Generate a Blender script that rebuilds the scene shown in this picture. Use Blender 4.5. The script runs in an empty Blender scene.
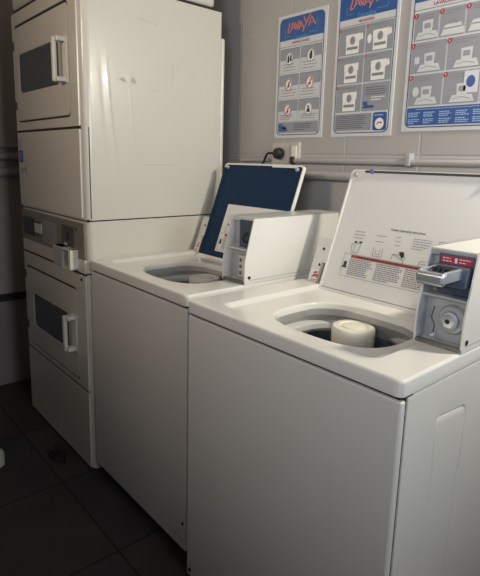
import bpy, bmesh, math, random
from mathutils import Vector, Matrix
C = bpy.context.scene.collection
sc = bpy.context.scene
R = math.radians
# ------------------------------------------------------------------ camera
cam_d = bpy.data.cameras.new('camera'); cam = bpy.data.objects.new('camera', cam_d); C.objects.link(cam); sc.camera = cam
yaw, pit, rol = R(48.6718), R(-10.7952), R(1.5238)
fw = Vector((-math.sin(yaw)*math.cos(pit), math.cos(yaw)*math.cos(pit), math.sin(pit)))
rt = Vector((math.cos(yaw), math.sin(yaw), 0)); up = rt.cross(fw)
rt, up = math.cos(rol)*rt+math.sin(rol)*up, -math.sin(rol)*rt+math.cos(rol)*up
m = Matrix((rt, up, -fw)).transposed().to_4x4(); m.translation = Vector((.4639, -.8215, 1.3235))
cam.matrix_world = m
cam_d.sensor_fit = 'VERTICAL'; cam_d.sensor_height = 24; cam_d.lens = 506.11/576*24
cam_d.shift_x = (240-240.94)/576; cam_d.shift_y = -(288-257.98)/576
cam_d.clip_start = .02
# ------------------------------------------------------------------ world, lights, exposure
w = bpy.data.worlds.new('daylight'); sc.world = w; w.use_nodes = True
w.node_tree.nodes['Background'].inputs[0].default_value = (.72, .82, 1, 1)
w.node_tree.nodes['Background'].inputs[1].default_value = 1.0
sc.view_settings.view_transform = 'Standard'; sc.view_settings.look = 'None'
sc.view_settings.exposure = 0; sc.view_settings.gamma = 1
def area(name, loc, target, sx, sy, power, col, spread=180):
    l = bpy.data.lights.new(name, 'AREA'); l.shape = 'RECTANGLE'; l.size = sx; l.size_y = sy; l.energy = power; l.color = col
    l.spread = R(spread)
    o = bpy.data.objects.new(name, l); C.objects.link(o); o.location = loc
    o.rotation_euler = (Vector(target)-Vector(loc)).to_track_quat('-Z', 'Y').to_euler(); return o
area('wall_lamp_light', (.43, .69, 1.90), (-.75, .25, 1.20), .10, .10, 15, (1, .935, .79))
area('fill_light_right', (2.30, -.35, 1.72), (-.2, -.30, 1.75), .75, .75, 6, (.84, .91, 1), 80)  # cool fill placed at an unseen window added on the right
area('fill_light_front', (1.35, -2.50, 2.0), (.45, .4, 1.95), 1.1, .7, 9.5, (.82, .89, 1), 72)  # cool fill from an unseen window added in the front wall
area('warm_fill_light', (-1.0, -2.45, 2.25), (-.75, .2, 2.05), .5, .3, 5.6, (1, .76, .56), 74)  # added warm fill from the front, no lamp modelled there

# ------------------------------------------------------------------ materials
def mat(name, col, rough=.5, metal=0, bump=0, bscale=40, var=0, vscale=3, coat=0, spec=.5):
    m = bpy.data.materials.new(name); m.use_nodes = True; nt = m.node_tree; b = nt.nodes['Principled BSDF']
    b.inputs['Base Color'].default_value = (*col, 1); b.inputs['Roughness'].default_value = rough
    b.inputs['Metallic'].default_value = metal; b.inputs['Coat Weight'].default_value = coat
    b.inputs['Specular IOR Level'].default_value = spec
    tc = nt.nodes.new('ShaderNodeTexCoord')
    if var:
        n = nt.nodes.new('ShaderNodeTexNoise'); n.inputs['Scale'].default_value = vscale; n.inputs['Detail'].default_value = 6
        nt.links.new(tc.outputs['Object'], n.inputs['Vector'])
        mx = nt.nodes.new('ShaderNodeMix'); mx.data_type = 'RGBA'
        mx.inputs['A'].default_value = (*[c*(1-var) for c in col], 1); mx.inputs['B'].default_value = (*[min(1, c*(1+var)) for c in col], 1)
        nt.links.new(n.outputs['Fac'], mx.inputs['Factor']); nt.links.new(mx.outputs['Result'], b.inputs['Base Color'])
    if bump:
        n2 = nt.nodes.new('ShaderNodeTexNoise'); n2.inputs['Scale'].default_value = bscale; n2.inputs['Detail'].default_value = 3
        nt.links.new(tc.outputs['Object'], n2.inputs['Vector'])
        bp = nt.nodes.new('ShaderNodeBump'); bp.inputs['Strength'].default_value = bump; bp.inputs['Distance'].default_value = .01
        nt.links.new(n2.outputs['Fac'], bp.inputs['Height']); nt.links.new(bp.outputs['Normal'], b.inputs['Normal'])
    return m
M = {
 'enamel': mat('white_enamel', (.70, .69, .645), .30, bump=.05, bscale=6, var=.03, coat=.25),
 'cream': mat('aged_cream_enamel', (.66, .63, .55), .30, bump=.06, bscale=5, var=.05, coat=.2),
 'deck': mat('porcelain_deck', (.76, .75, .70), .22, var=.03, coat=.3),
 'lid': mat('lid_liner', (.72, .72, .69), .38, var=.02),
 'blue': mat('dark_blue_liner', (.006, .028, .070), .6, var=.1, spec=.2),
 'gap': mat('gap_shade_and_dark_trim', (.03, .028, .025), .8),  # dark fill painting the shade in gaps; also used for rail and base
 'glass': mat('dark_door_glass', (.045, .055, .062), .2),
 'panel': mat('olive_grey_panel', (.21, .20, .165), .5),
 'grey': mat('grey_metal', (.42, .44, .46), .45, .3, var=.1, vscale=20),
 'dgrey': mat('dark_blue_grey_metal', (.10, .13, .18), .4, .4, var=.1, vscale=20),
 'chrome': mat('chrome', (.72, .78, .84), .34, .85),
 'plastic': mat('cream_plastic', (.78, .76, .66), .4),
 'gplastic': mat('grey_plastic', (.62, .61, .57), .45),
 'tub': mat('grey_tub_ring', (.40, .39, .365), .45, var=.06),
 'basket': mat('speckled_basket', (.15, .155, .17), .4, .2, var=.2, vscale=60),
 'ring': mat('balance_ring', (.60, .59, .56), .35),
 'paper': mat('sticker_white', (.78, .78, .75), .5),
 'poster': mat('poster_paper', (.58, .60, .61), .35, coat=.2),
 'pblue': mat('poster_blue', (.028, .095, .29), .35, coat=.2),
 'pline': mat('poster_navy_line', (.03, .055, .14), .4),
 'pgrey': mat('poster_grey', (.27, .29, .32), .4, coat=.2),
 'plgrey': mat('poster_light_grey', (.62, .64, .67), .4),
 'orange': mat('logo_orange', (.66, .20, .12), .45),
 'cyan': mat('logo_cyan', (.10, .36, .52), .45),
 'red': mat('print_red', (.42, .04, .07), .5),
 'dred': mat('warning_red', (.38, .07, .06), .5),
 'ink': mat('print_ink', (.05, .05, .055), .6),
 'gink': mat('print_grey_ink', (.22, .22, .23), .6),
 'lblue': mat('print_light_blue', (.35, .50, .74), .5),
 'black': mat('black_plastic', (.012, .014, .018), .4),
 'rubber_and_shade': mat('dirty_edge_and_crease_shade', (.05, .05, .055), .7),
 'pipe': mat('painted_pipe', (.37, .36, .355), .45, bump=.1, bscale=60),
 'outlet': mat('ivory_switch_plastic', (.50, .48, .42), .45),
 'screw': mat('dark_screw', (.06, .05, .045), .4, .8),
 'hinge': mat('tarnished_hinge', (.28, .27, .25), .35, .9, var=.2, vscale=80),
 'purple': mat('bumper_blue', (.12, .10, .36), .5),
 'scuff': mat('scuffed_enamel', (.47, .44, .38), .5),
 'darkp': mat('dark_olive_plate', (.07, .068, .06), .45),
 'floorpot': mat('pale_green_plastic', (.70, .72, .55), .4),
}
# wall paint with block joints, in world metres
def wall_mat(name, col, axis='XZ', low=None, zlow=.53):
    m = bpy.data.materials.new(name); m.use_nodes = True; nt = m.node_tree; b = nt.nodes['Principled BSDF']; L = nt.links.new
    tc = nt.nodes.new('ShaderNodeTexCoord'); sp = nt.nodes.new('ShaderNodeSeparateXYZ'); L(tc.outputs['Object'], sp.inputs[0])
    def joint(out, period, off, wid):
        a = nt.nodes.new('ShaderNodeMath'); a.operation = 'ADD'; a.inputs[1].default_value = off+100*period; L(out, a.inputs[0])
        f = nt.nodes.new('ShaderNodeMath'); f.operation = 'MODULO'; f.inputs[1].default_value = period; L(a.outputs[0], f.inputs[0])
        s = nt.nodes.new('ShaderNodeMath'); s.operation = 'SUBTRACT'; s.inputs[1].default_value = period/2; L(f.outputs[0], s.inputs[0])
        ab = nt.nodes.new('ShaderNodeMath'); ab.operation = 'ABSOLUTE'; L(s.outputs[0], ab.inputs[0])
        g = nt.nodes.new('ShaderNodeMapRange'); g.inputs['From Min'].default_value = period/2-wid; g.inputs['From Max'].default_value = period/2
        L(ab.outputs[0], g.inputs['Value']); return g.outputs[0]
    j1 = joint(sp.outputs['X' if axis == 'XZ' else 'Y'], .315, 1.415, .005); j2 = joint(sp.outputs['Z'], .53, -1.888, .006)
    mx = nt.nodes.new('ShaderNodeMath'); mx.operation = 'MAXIMUM'; L(j1, mx.inputs[0]); L(j2, mx.inputs[1])
    n = nt.nodes.new('ShaderNodeTexNoise'); n.inputs['Scale'].default_value = 5; n.inputs['Detail'].default_value = 8; L(tc.outputs['Object'], n.inputs['Vector'])
    c = nt.nodes.new('ShaderNodeMix'); c.data_type = 'RGBA'; c.inputs['A'].default_value = (*[v*.93 for v in col], 1); c.inputs['B'].default_value = (*[v*1.06 for v in col], 1)
    L(n.outputs['Fac'], c.inputs['Factor'])
    c2 = nt.nodes.new('ShaderNodeMix'); c2.data_type = 'RGBA'; c2.inputs['B'].default_value = (*[v*1.12 for v in col], 1); L(c.outputs['Result'], c2.inputs['A'])
    fm = nt.nodes.new('ShaderNodeMath'); fm.operation = 'MULTIPLY'; fm.inputs[1].default_value = .5; L(mx.outputs[0], fm.inputs[0]); L(fm.outputs[0], c2.inputs['Factor'])
    out = c2.outputs['Result']
    if low:
        cmp_ = nt.nodes.new('ShaderNodeMath'); cmp_.operation = 'LESS_THAN'; cmp_.inputs[1].default_value = zlow; L(sp.outputs['Z'], cmp_.inputs[0])
        c3 = nt.nodes.new('ShaderNodeMix'); c3.data_type = 'RGBA'; c3.inputs['B'].default_value = (*low, 1); L(out, c3.inputs['A']); L(cmp_.outputs[0], c3.inputs['Factor']); out = c3.outputs['Result']
    L(out, b.inputs['Base Color']); b.inputs['Roughness'].default_value = .6
    n2 = nt.nodes.new('ShaderNodeTexNoise'); n2.inputs['Scale'].default_value = 90; L(tc.outputs['Object'], n2.inputs['Vector'])
    ad = nt.nodes.new('ShaderNodeMath'); ad.operation = 'MULTIPLY_ADD'; ad.inputs[1].default_value = .12; L(n2.outputs['Fac'], ad.inputs[0])
    ng = nt.nodes.new('ShaderNodeMath'); ng.operation = 'MULTIPLY'; ng.inputs[1].default_value = -1; L(mx.outputs[0], ng.inputs[0]); L(ng.outputs[0], ad.inputs[2])
    bp = nt.nodes.new('ShaderNodeBump'); bp.inputs['Strength'].default_value = .5; bp.inputs['Distance'].default_value = .003; L(ad.outputs[0], bp.inputs['Height']); L(bp.outputs['Normal'], b.inputs['Normal'])
    return m
M['wall'] = wall_mat('painted_block_wall', (.40, .39, .37))
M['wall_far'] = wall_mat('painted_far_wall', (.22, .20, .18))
M['wall_l'] = wall_mat('painted_left_wall', (.46, .40, .355), 'YZ', (.33, .30, .28), .53)
M['ceiling'] = mat('ceiling_paint', (.30, .29, .27), .8)
def floor_mat():
    m = bpy.data.materials.new('dark_slate_tiles'); m.use_nodes = True; nt = m.node_tree; b = nt.nodes['Principled BSDF']; L = nt.links.new
    tc = nt.nodes.new('ShaderNodeTexCoord'); mp = nt.nodes.new('ShaderNodeMapping'); mp.inputs['Location'].default_value = (.935+.485*8, .115+.485*8, 0); L(tc.outputs['Object'], mp.inputs['Vector'])
    br = nt.nodes.new('ShaderNodeTexBrick'); br.offset = 0; br.inputs['Scale'].default_value = 1; br.inputs['Brick Width'].default_value = .485; br.inputs['Row Height'].default_value = .485
    br.inputs['Mortar Size'].default_value = .004; br.inputs['Mortar Smooth'].default_value = .3; br.inputs['Color1'].default_value = (.072, .054, .048, 1); br.inputs['Color2'].default_value = (.054, .050, .051, 1); br.inputs['Mortar'].default_value = (.012, .011, .010, 1)
    L(mp.outputs[0], br.inputs['Vector'])
    n = nt.nodes.new('ShaderNodeTexNoise'); n.inputs['Scale'].default_value = 4; n.inputs['Detail'].default_value = 8; L(tc.outputs['Object'], n.inputs['Vector'])
    rp = nt.nodes.new('ShaderNodeMapRange'); rp.inputs['To Min'].default_value = .45; rp.inputs['To Max'].default_value = 1.5; L(n.outputs['Fac'], rp.inputs['Value'])
    mx = nt.nodes.new('ShaderNodeVectorMath'); mx.operation = 'SCALE'; L(br.outputs['Color'], mx.inputs[0]); L(rp.outputs[0], mx.inputs['Scale']); L(mx.outputs[0], b.inputs['Base Color'])
    b.inputs['Roughness'].default_value = .62
    bp = nt.nodes.new('ShaderNodeBump'); bp.inputs['Strength'].default_value = .4; bp.inputs['Distance'].default_value = .006; L(n.outputs['Fac'], bp.inputs['Height']); L(bp.outputs['Normal'], b.inputs['Normal'])
    return m
M['floor'] = floor_mat()

# ------------------------------------------------------------------ helpers
def link(name, bm, material, parent=None, smooth=35, wn=True):
    me = bpy.data.meshes.new(name); bm.normal_update(); bm.to_mesh(me); bm.free()
    if material: me.materials.append(M[material])
    if smooth:
        for p in me.polygons: p.use_smooth = True
        me.set_sharp_from_angle(angle=R(smooth))
    o = bpy.data.objects.new(name, me); C.objects.link(o)
    if smooth and wn: q = o.modifiers.new('weighted_normals', 'WEIGHTED_NORMAL'); q.keep_sharp = True; q.weight = 90
    if parent: o.parent = parent
    return o
def thing(name, label, cat, loc=(0, 0, 0), group=None):
    o = bpy.data.objects.new(name, None); C.objects.link(o); o.location = loc; o.empty_display_size = .1
    o['label'] = label; o['category'] = cat
    if group: o['group'] = group
    return o
def tag(o, label, cat, group=None):
    o['label'] = label; o['category'] = cat
    if group: o['group'] = group
    return o
def struct(o): o['kind'] = 'structure'; return o
def addbox(bm, x0, x1, y0, y1, z0, z1, bev=0, seg=2):
    r = bmesh.ops.create_cube(bm, size=1)
    vs = r['verts']
    for v in vs: v.co = Vector(((x0+x1)/2+v.co.x*(x1-x0), (y0+y1)/2+v.co.y*(y1-y0), (z0+z1)/2+v.co.z*(z1-z0)))
    if bev:
        es = list({e for v in vs for e in v.link_edges})
        bmesh.ops.bevel(bm, geom=es, offset=bev, segments=seg, affect='EDGES', profile=.5)
    return bm
def box(name, material, parent, x0, x1, y0, y1, z0, z1, bev=0, seg=2):
    return link(name, addbox(bmesh.new(), x0, x1, y0, y1, z0, z1, bev, seg), material, parent)
def rrect(x0, x1, z0, z1, r, n=5, rs=None):
    rs = rs or (r, r, r, r); out = []     # BL, BR, TR, TL
    for (cx, cz, a0, q) in ((x0, z0, 180, 0), (x1, z0, 270, 1), (x1, z1, 0, 2), (x0, z1, 90, 3)):
        q = max(rs[q], 1e-5); sx = 1 if cx == x0 else -1; sz = 1 if cz == z0 else -1
        for k in range(n+1):
            a = R(a0+90*k/n); out.append((cx+sx*q+q*math.cos(a), cz+sz*q+q*math.sin(a)))
    return out
def prism(bm, pts, f0, f1, hole=None):
    """pts: 2D outline, f0/f1: functions 2D -> 3D for the two faces; hole: matching-count loop"""
    def ring(p, f): return [bm.verts.new(f(*q)) for q in p]
    a, b = ring(pts, f0), ring(pts, f1); n = len(pts)
    for i in range(n): bm.faces.new((a[i], a[(i+1) % n], b[(i+1) % n], b[i]))
    if hole:
        c, d = ring(hole, f0), ring(hole, f1)
        for i in range(n):
            j = (i+1) % n
            bm.faces.new((c[j], c[i], d[i], d[j])); bm.faces.new((a[j], a[i], c[i], c[j])); bm.faces.new((b[i], b[j], d[j], d[i]))
    else:
        bm.faces.new(a[::-1]); bm.faces.new(b)
    bmesh.ops.recalc_face_normals(bm, faces=bm.faces)
    return bm
def slab_y(name, material, parent, pts, y0, y1, hole=None, bev=0):
    bm = prism(bmesh.new(), pts, lambda u, v: (u, y0, v), lambda u, v: (u, y1, v), hole)
    if bev:
        es = [e for e in bm.edges if all(abs(v.co.y-y0) < 1e-6 for v in e.verts) and e.calc_face_angle(0) > .7]
        bmesh.ops.bevel(bm, geom=es, offset=bev, segments=2, affect='EDGES')
    return link(name, bm, material, parent)
def slab_x(name, material, parent, pts, x0, x1, hole=None):
    return link(name, prism(bmesh.new(), pts, lambda u, v: (x0, u, v), lambda u, v: (x1, u, v), hole), material, parent)
def lathe(bm, c, prof, n=40, ax='z', cap=True):
    rings = []
    for (r, h) in prof:
        ring = []
        for k in range(n):
            a = 2*math.pi*k/n; q = (r*math.cos(a), r*math.sin(a))
            ring.append(bm.verts.new((c[0]+q[0], c[1]+q[1], c[2]+h) if ax == 'z' else ((c[0]+q[0], c[1]+h, c[2]+q[1]) if ax == 'y' else (c[0]+h, c[1]+q[0], c[2]+q[1]))))
        rings.append(ring)
    for a, b in zip(rings, rings[1:]):
        for k in range(n): bm.faces.new((a[k], a[(k+1) % n], b[(k+1) % n], b[k]))
    if cap: bm.faces.new(rings[0][::-1]); bm.faces.new(rings[-1])
    bmesh.ops.recalc_face_normals(bm, faces=bm.faces)
    return bm
def turned(name, material, parent, c, prof, n=40, ax='z', cap=True): return link(name, lathe(bmesh.new(), c, prof, n, ax, cap), material, parent)
def tube(bm, pts, r, n=10):
    pts = [Vector(p) for p in pts]; rings = []; prev = None
    for i, p in enumerate(pts):
        t = (pts[min(i+1, len(pts)-1)]-pts[max(i-1, 0)]).normalized()
        a = (prev-t*prev.dot(t)).normalized() if prev is not None else t.orthogonal().normalized()
        prev = a; b = t.cross(a)
        rings.append([bm.verts.new(p+r*(math.cos(2*math.pi*k/n)*a+math.sin(2*math.pi*k/n)*b)) for k in range(n)])
    for a, b in zip(rings, rings[1:]):
        for k in range(n): bm.faces.new((a[k], a[(k+1) % n], b[(k+1) % n], b[k]))
    bm.faces.new(rings[0][::-1]); bm.faces.new(rings[-1]); bmesh.ops.recalc_face_normals(bm, faces=bm.faces)
    return bm
def spline(cps, n=8):
    P = [Vector(cps[0])]+[Vector(c) for c in cps]+[Vector(cps[-1])]; out = []
    for i in range(1, len(P)-2):
        for k in range(n):
            t = k/n; a, b, c, d = P[i-1:i+3]
            out.append(.5*((2*b)+(-a+c)*t+(2*a-5*b+4*c-d)*t*t+(-a+3*b-3*c+d)*t**3))
    out.append(P[-2]); return out
# flat printing on a surface: frame F maps (u, v, w) with w the outward normal
class Sheet:
    def __init__(s, F, parent): s.F = F; s.parent = parent
    def mesh(s, name, material, polys, lift, parent=None, thick=.0):
        bm = bmesh.new()
        for poly in polys:
            top = [bm.verts.new(s.F @ Vector((u, v, lift))) for u, v in poly]; bm.faces.new(top)
        return link(name, bm, material, parent or s.parent, 0)
    def ring(s, name, material, outer, inner, lift, parent=None):
        n = len(outer); return s.mesh(name, material, [[outer[i], outer[(i+1) % n], inner[(i+1) % n], inner[i]] for i in range(n)], lift, parent)
    def text(s, name, material, txt, u, v, size, lift, parent=None, align='CENTER', sx=1, bold=0, rot=0):
        cu = bpy.data.curves.new(name, 'FONT'); cu.body = txt; cu.size = size; cu.align_x = align; cu.align_y = 'CENTER'; cu.offset = bold
        cu.materials.append(M[material]); o = bpy.data.objects.new(name, cu); C.objects.link(o)
        me = bpy.data.meshes.new_from_object(o.evaluated_get(bpy.context.evaluated_depsgraph_get())); bpy.data.objects.remove(o); me.name = name
        o = bpy.data.objects.new(name, me); C.objects.link(o); o.parent = parent or s.parent
        o.matrix_local = s.F @ Matrix.Translation((u, v, lift)) @ Matrix.Rotation(rot, 4, 'Z') @ Matrix.Diagonal((sx, 1, 1, 1)); return o
def rect(u0, u1, v0, v1): return [(u0, v0), (u1, v0), (u1, v1), (u0, v1)]
def disc(u, v, a, b=None, n=20): b = b or a; return [(u+a*math.cos(2*math.pi*k/n), v+b*math.sin(2*math.pi*k/n)) for k in range(n)]
def stroke(pts, wd):
    out = []
    for (a, b), (c, d) in zip(pts, pts[1:]):
        l = math.hypot(c-a, d-b) or 1; nx, ny = -(d-b)/l*wd/2, (c-a)/l*wd/2
        out.append([(a+nx, b+ny), (a-nx, b-ny), (c-nx, d-ny), (c+nx, d+ny)])
    return out
def lines(u0, u1, v0, v1, n, h, seed=0, lo=.7):
    rnd = random.Random(seed); out = []
    for i in range(n):
        v = v1-(i+.5)*(v1-v0)/n; out.append(rect(u0, u0+(u1-u0)*rnd.uniform(lo, 1), v-h/2, v+h/2))
    return out
def words(u0, u1, v0, v1, n, h, seed=0, center=False):
    """rows of tiny illegible print, broken into word-long dashes"""
    rnd = random.Random(seed); out = []
    for i in range(n):
        v = v1-(i+.5)*(v1-v0)/n; u = u0+(rnd.uniform(0, .12)*(u1-u0) if center else 0); end = u1-rnd.uniform(0, .25 if i < n-1 else .5)*(u1-u0)
        while u < end:
            l = rnd.uniform(.004, .012)*(1 if u1-u0 > .03 else .6); out.append(rect(u, min(u+l, end), v-h/2, v+h/2)); u += l+.0018
    return out

# ------------------------------------------------------------------ room shell
XL, XR, YB, YF, ZC = -2.525, 2.40, .80, -2.60, 2.65
struct(box('floor', 'floor', None, XL-.1, XR+.1, YF-.1, YB+.1, -.1, 0))
struct(box('ceiling', 'ceiling', None, XL-.1, XR+.1, YF-.1, YB+.1, ZC, ZC+.1))
struct(box('wall_back', 'wall', None, XL-.1, XR+.1, YB, YB+.1, 0, ZC))
struct(box('wall_left', 'wall_l', None, XL-.1, XL, YF, YB, 0, ZC))
def holed_wall(name, axis, a0, a1, h, c0, c1):
    outer = rrect(a0, a1, 0, ZC, 0, 1); hole = rrect(*h, 0, 1)
    f0 = (lambda u, v: (u, c0, v)) if axis == 'x' else (lambda u, v: (c0, u, v)); f1 = (lambda u, v: (u, c1, v)) if axis == 'x' else (lambda u, v: (c1, u, v))
    bm = prism(bmesh.new(), outer, f0, f1, hole); bmesh.ops.remove_doubles(bm, verts=bm.verts, dist=1e-3)
    return struct(link(name, bm, 'wall_far', None, 0))
holed_wall('wall_right', 'y', YF, YB, (-.50, .40, 1.30, 2.15), XR, XR+.1)
holed_wall('wall_front', 'x', XL-.1, XR+.1, (.7, 2.0, 1.60, 2.40), YF-.1, YF)
for nm, ax, a0, a1, z0, z1, c in (('added_window_1', 'y', -.50, .40, 1.30, 2.15, XR+.02), ('added_window_2', 'x', .7, 2.0, 1.60, 2.40, YF-.06)):  # unseen windows, added to go with the cool fill lights
    bm = bmesh.new()
    for (p, q, r_, s_) in ((a0, a0+.04, z0, z1), (a1-.04, a1, z0, z1), (a0, a1, z0, z0+.04), (a0, a1, z1-.04, z1), ((a0+a1)/2-.02, (a0+a1)/2+.02, z0, z1)):
        if ax == 'y': addbox(bm, c, c+.04, p, q, r_, s_)
        else: addbox(bm, p, q, c, c+.04, r_, s_)
    struct(link(nm, bm, 'plastic', None, 0))
# dark rail along the left wall
struct(box('trim_1', 'gap', None, XL, XL+.018, YF, YB, .505, .545))
def left_pipe(name, z, r, label):
    bm = bmesh.new(); tube(bm, [(XL+r+.012, YF+.1, z), (XL+r+.012, YB-.05, z)], r, 12)
    for y in (-1.6, -.4, .5): addbox(bm, XL, XL+2*r+.014, y-.01, y+.01, z-r-.003, z+r+.003)
    return tag(link(name, bm, 'pipe'), label, 'pipe')
left_pipe('wall_pipe', 1.372, .012, 'thinnest, topmost painted pipe running along the left wall')
left_pipe('wall_pipe', 1.318, .022, 'thick painted pipe on the left wall, middle of the three')
left_pipe('wall_pipe', 1.235, .026, 'thick painted pipe lowest on the left wall, dark shadow beneath')

# ------------------------------------------------------------------ pipes on back wall
t = tag(link('conduit', tube(bmesh.new(), [(-1.034, YB-.017, 1.333), (XR-.05, YB-.017, 1.345)], .0105, 12), 'pipe'), 'thin upper conduit on the back wall running right from the wall outlet', 'conduit')
b_ = bmesh.new(); addbox(b_, -1.052, -1.030, YB-.030, YB, 1.318, 1.350, .004); link('end_coupling', b_, 'screw', t)
b_ = bmesh.new(); addbox(b_, -.505, -.486, YB-.030, YB, 1.322, 1.366, .003); link('clamp', b_, 'grey', t)
t = tag(link('conduit', tube(bmesh.new(), [(-1.38, YB-.014, 1.330), (-1.19, YB-.014, 1.333)], .007, 10), 'wall'), 'short faint conduit between the dryer and the outlet', 'conduit')
t = tag(link('water_pipe', tube(bmesh.new(), [(-1.36, YB-.025, 1.275), (XR-.05, YB-.025, 1.292)], .0175, 14), 'pipe'), 'thicker lower pipe running along the back wall behind the open lids', 'pipe')

# ------------------------------------------------------------------ outlet and plug
t = thing('wall_outlet', 'ivory double wall outlet under the leftmost poster', 'outlet', (-1.1, YB, 1.36))
o_ = slab_y('cover_plate', 'outlet', t, [(u, v) for u, v in rrect(-.076, .040, -.047, .047, .006)], -.012, 0)
slab_y('socket', 'outlet', o_, rrect(-.066, .030, -.038, .038, .008), -.015, -.012)
s_ = slab_y('switch_plate', 'outlet', t, rrect(.044, .084, -.040, .050, .004), -.016, 0)
slab_y('rocker', 'plastic', s_, rrect(.052, .076, -.026, .034, .003), -.021, -.016)
t = thing('power_plug', 'round black plug in the wall outlet with a cord hanging down', 'plug', (-1.118, YB-.016, 1.362))
turned('plug_body', 'black', t, (0, 0, 0), [(.012, 0), (.024, -.003), (.025, -.018), (.022, -.028), (.012, -.034)], 24, 'y')
link('cord', tube(bmesh.new(), spline([(-.008, -.028, 0), (-.04, -.040, -.002), (-.064, -.036, -.03), (-.078, -.046, -.070), (-.082, -.052, -.10), (-.084, -.052, -.14)]), .0048, 8), 'black', t)

t = thing('wall_lamp', 'small square lamp high on the back wall, right of the posters', 'lamp', (.43, YB, 1.90))
b_ = bmesh.new(); addbox(b_, -.05, .05, -.012, 0, -.05, .05, .004); link('back_plate', b_, 'plastic', t)
hd_ = prism(bmesh.new(), rrect(-.062, .062, -.062, .062, .012), lambda u, v: (u, v, -.045), lambda u, v: (u, v, -.004), rrect(-.055, .055, -.055, .055, .010))
ho = link('lamp_shade', hd_, 'plastic', t); ho.location = (0, .69-YB, 0); ho.rotation_euler = (Vector((-.75, .25, 1.20))-Vector((.43, .69, 1.90))).to_track_quat('Z', 'Y').to_euler()
link('arm', tube(bmesh.new(), [(0, -.01, 0), (0.025, -.075, .02)], .008, 8), 'plastic', t)

# ------------------------------------------------------------------ stacked dryer
SX0, SX1, SF, SB = -2.140, -1.399, .016, .666
t = thing('stacked_dryer', 'tall white stacked dryer with two windowed doors, left of the washers', 'dryer', ((SX0+SX1)/2, (SF+SB)/2, 0))
ox, oy = t.location.x, t.location.y
def SP(p): return [(u-ox, v) for u, v in p]
def Y(v): return v-oy
def sbox(name, mt, par, x0, x1, y0, y1, z0, z1, bev=0, seg=2): return box(name, mt, par, x0-ox, x1-ox, Y(y0), Y(y1), z0, z1, bev, seg)
def cabinet_shell(name, z0, z1, dents=False):
    """body behind the front panel: front vertical corners rounded, the visible side slightly dented"""
    bm = bmesh.new(); n = 170 if dents else 1; mz = 60 if dents else 1
    prof = [(SX0, SB), (SX0, SF+.010)]+[(SX0+.008-.008*math.cos(R(a)), SF+.010-.008*math.sin(R(a))) for a in (45, 90)]
    prof += [(SX1-.028+.028*math.sin(R(a)), SF+.03-.028*math.cos(R(a))) for a in (0, 22, 45, 68, 90)]
    ys = [SF+.03+(SB-SF-.03)*k/n for k in range(1, n+1)]; prof += [(SX1, y) for y in ys]
    rows = []
    for j in range(mz+1):
        z = z0+(z1-z0)*j/mz; row = []
        for (x, y) in prof:
            d = 0
            if dents and x == SX1 and .04 < y < .64:
                s = (z-z0)/(z1-z0)
                for (yc, amp, wd, za, zb, bow) in ((.112, .0016, .006, .10, .78, .06), (.088, -.0010, .010, .15, .8, .05), (.205, .0006, .004, .12, .75, .06), (.44, .0003, .008, .45, .95, -.03)):
                    q = (s-za)/(zb-za)
                    if 0 < q < 1: d += amp*math.sin(math.pi*q)**2*math.exp(-((y-yc-bow*(1-q)**2+.0)/wd)**2)
                d += .0012*math.sin(y*9+1)*math.sin(z*5)
            row.append(bm.verts.new((x+d-ox, y-oy, z)))
        rows.append(row)
    k = len(prof)
    for a, b in zip(rows, rows[1:]):
        for i in range(k): bm.faces.new((a[i], a[(i+1) % k], b[(i+1) % k], b[i]))
    bm.faces.new(rows[0][::-1]); bm.faces.new(rows[-1]); bmesh.ops.recalc_face_normals(bm, faces=bm.faces)
    return link(name, bm, 'cream', t, 40, not dents)
low = cabinet_shell('lower_cabinet', .012, 1.0755)
upc = cabinet_shell('upper_cabinet', 1.081, 1.962, True)
sbox('seam_gap_fill', 'gap', t, SX0+.006, SX1-.004, SF+.006, SB-.006, 1.074, 1.084)  # dark strip painting the shade between the stacked cabinets
sbox('seam_gap_fill', 'gap', t, SX0+.006, SX1-.008, SF+.006, SB-.02, 1.960, 1.976)
sbox('side_seam', 'gap', t, SX1-.006, SX1-.0010, SF+.0185, SF+.0215, 1.086, 1.436)
sbox('top_console', 'cream', t, SX0, SX1-.004, SF, SB-.03, 1.974, 2.12, .02, 4)
sbox('rear_duct', 'cream', t, SX0+.1, SX1+.002, SB, SB+.026, .3, 1.86, .012, 3)
FY = SF-.001   # front face plane of shell is SF+.002
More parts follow.
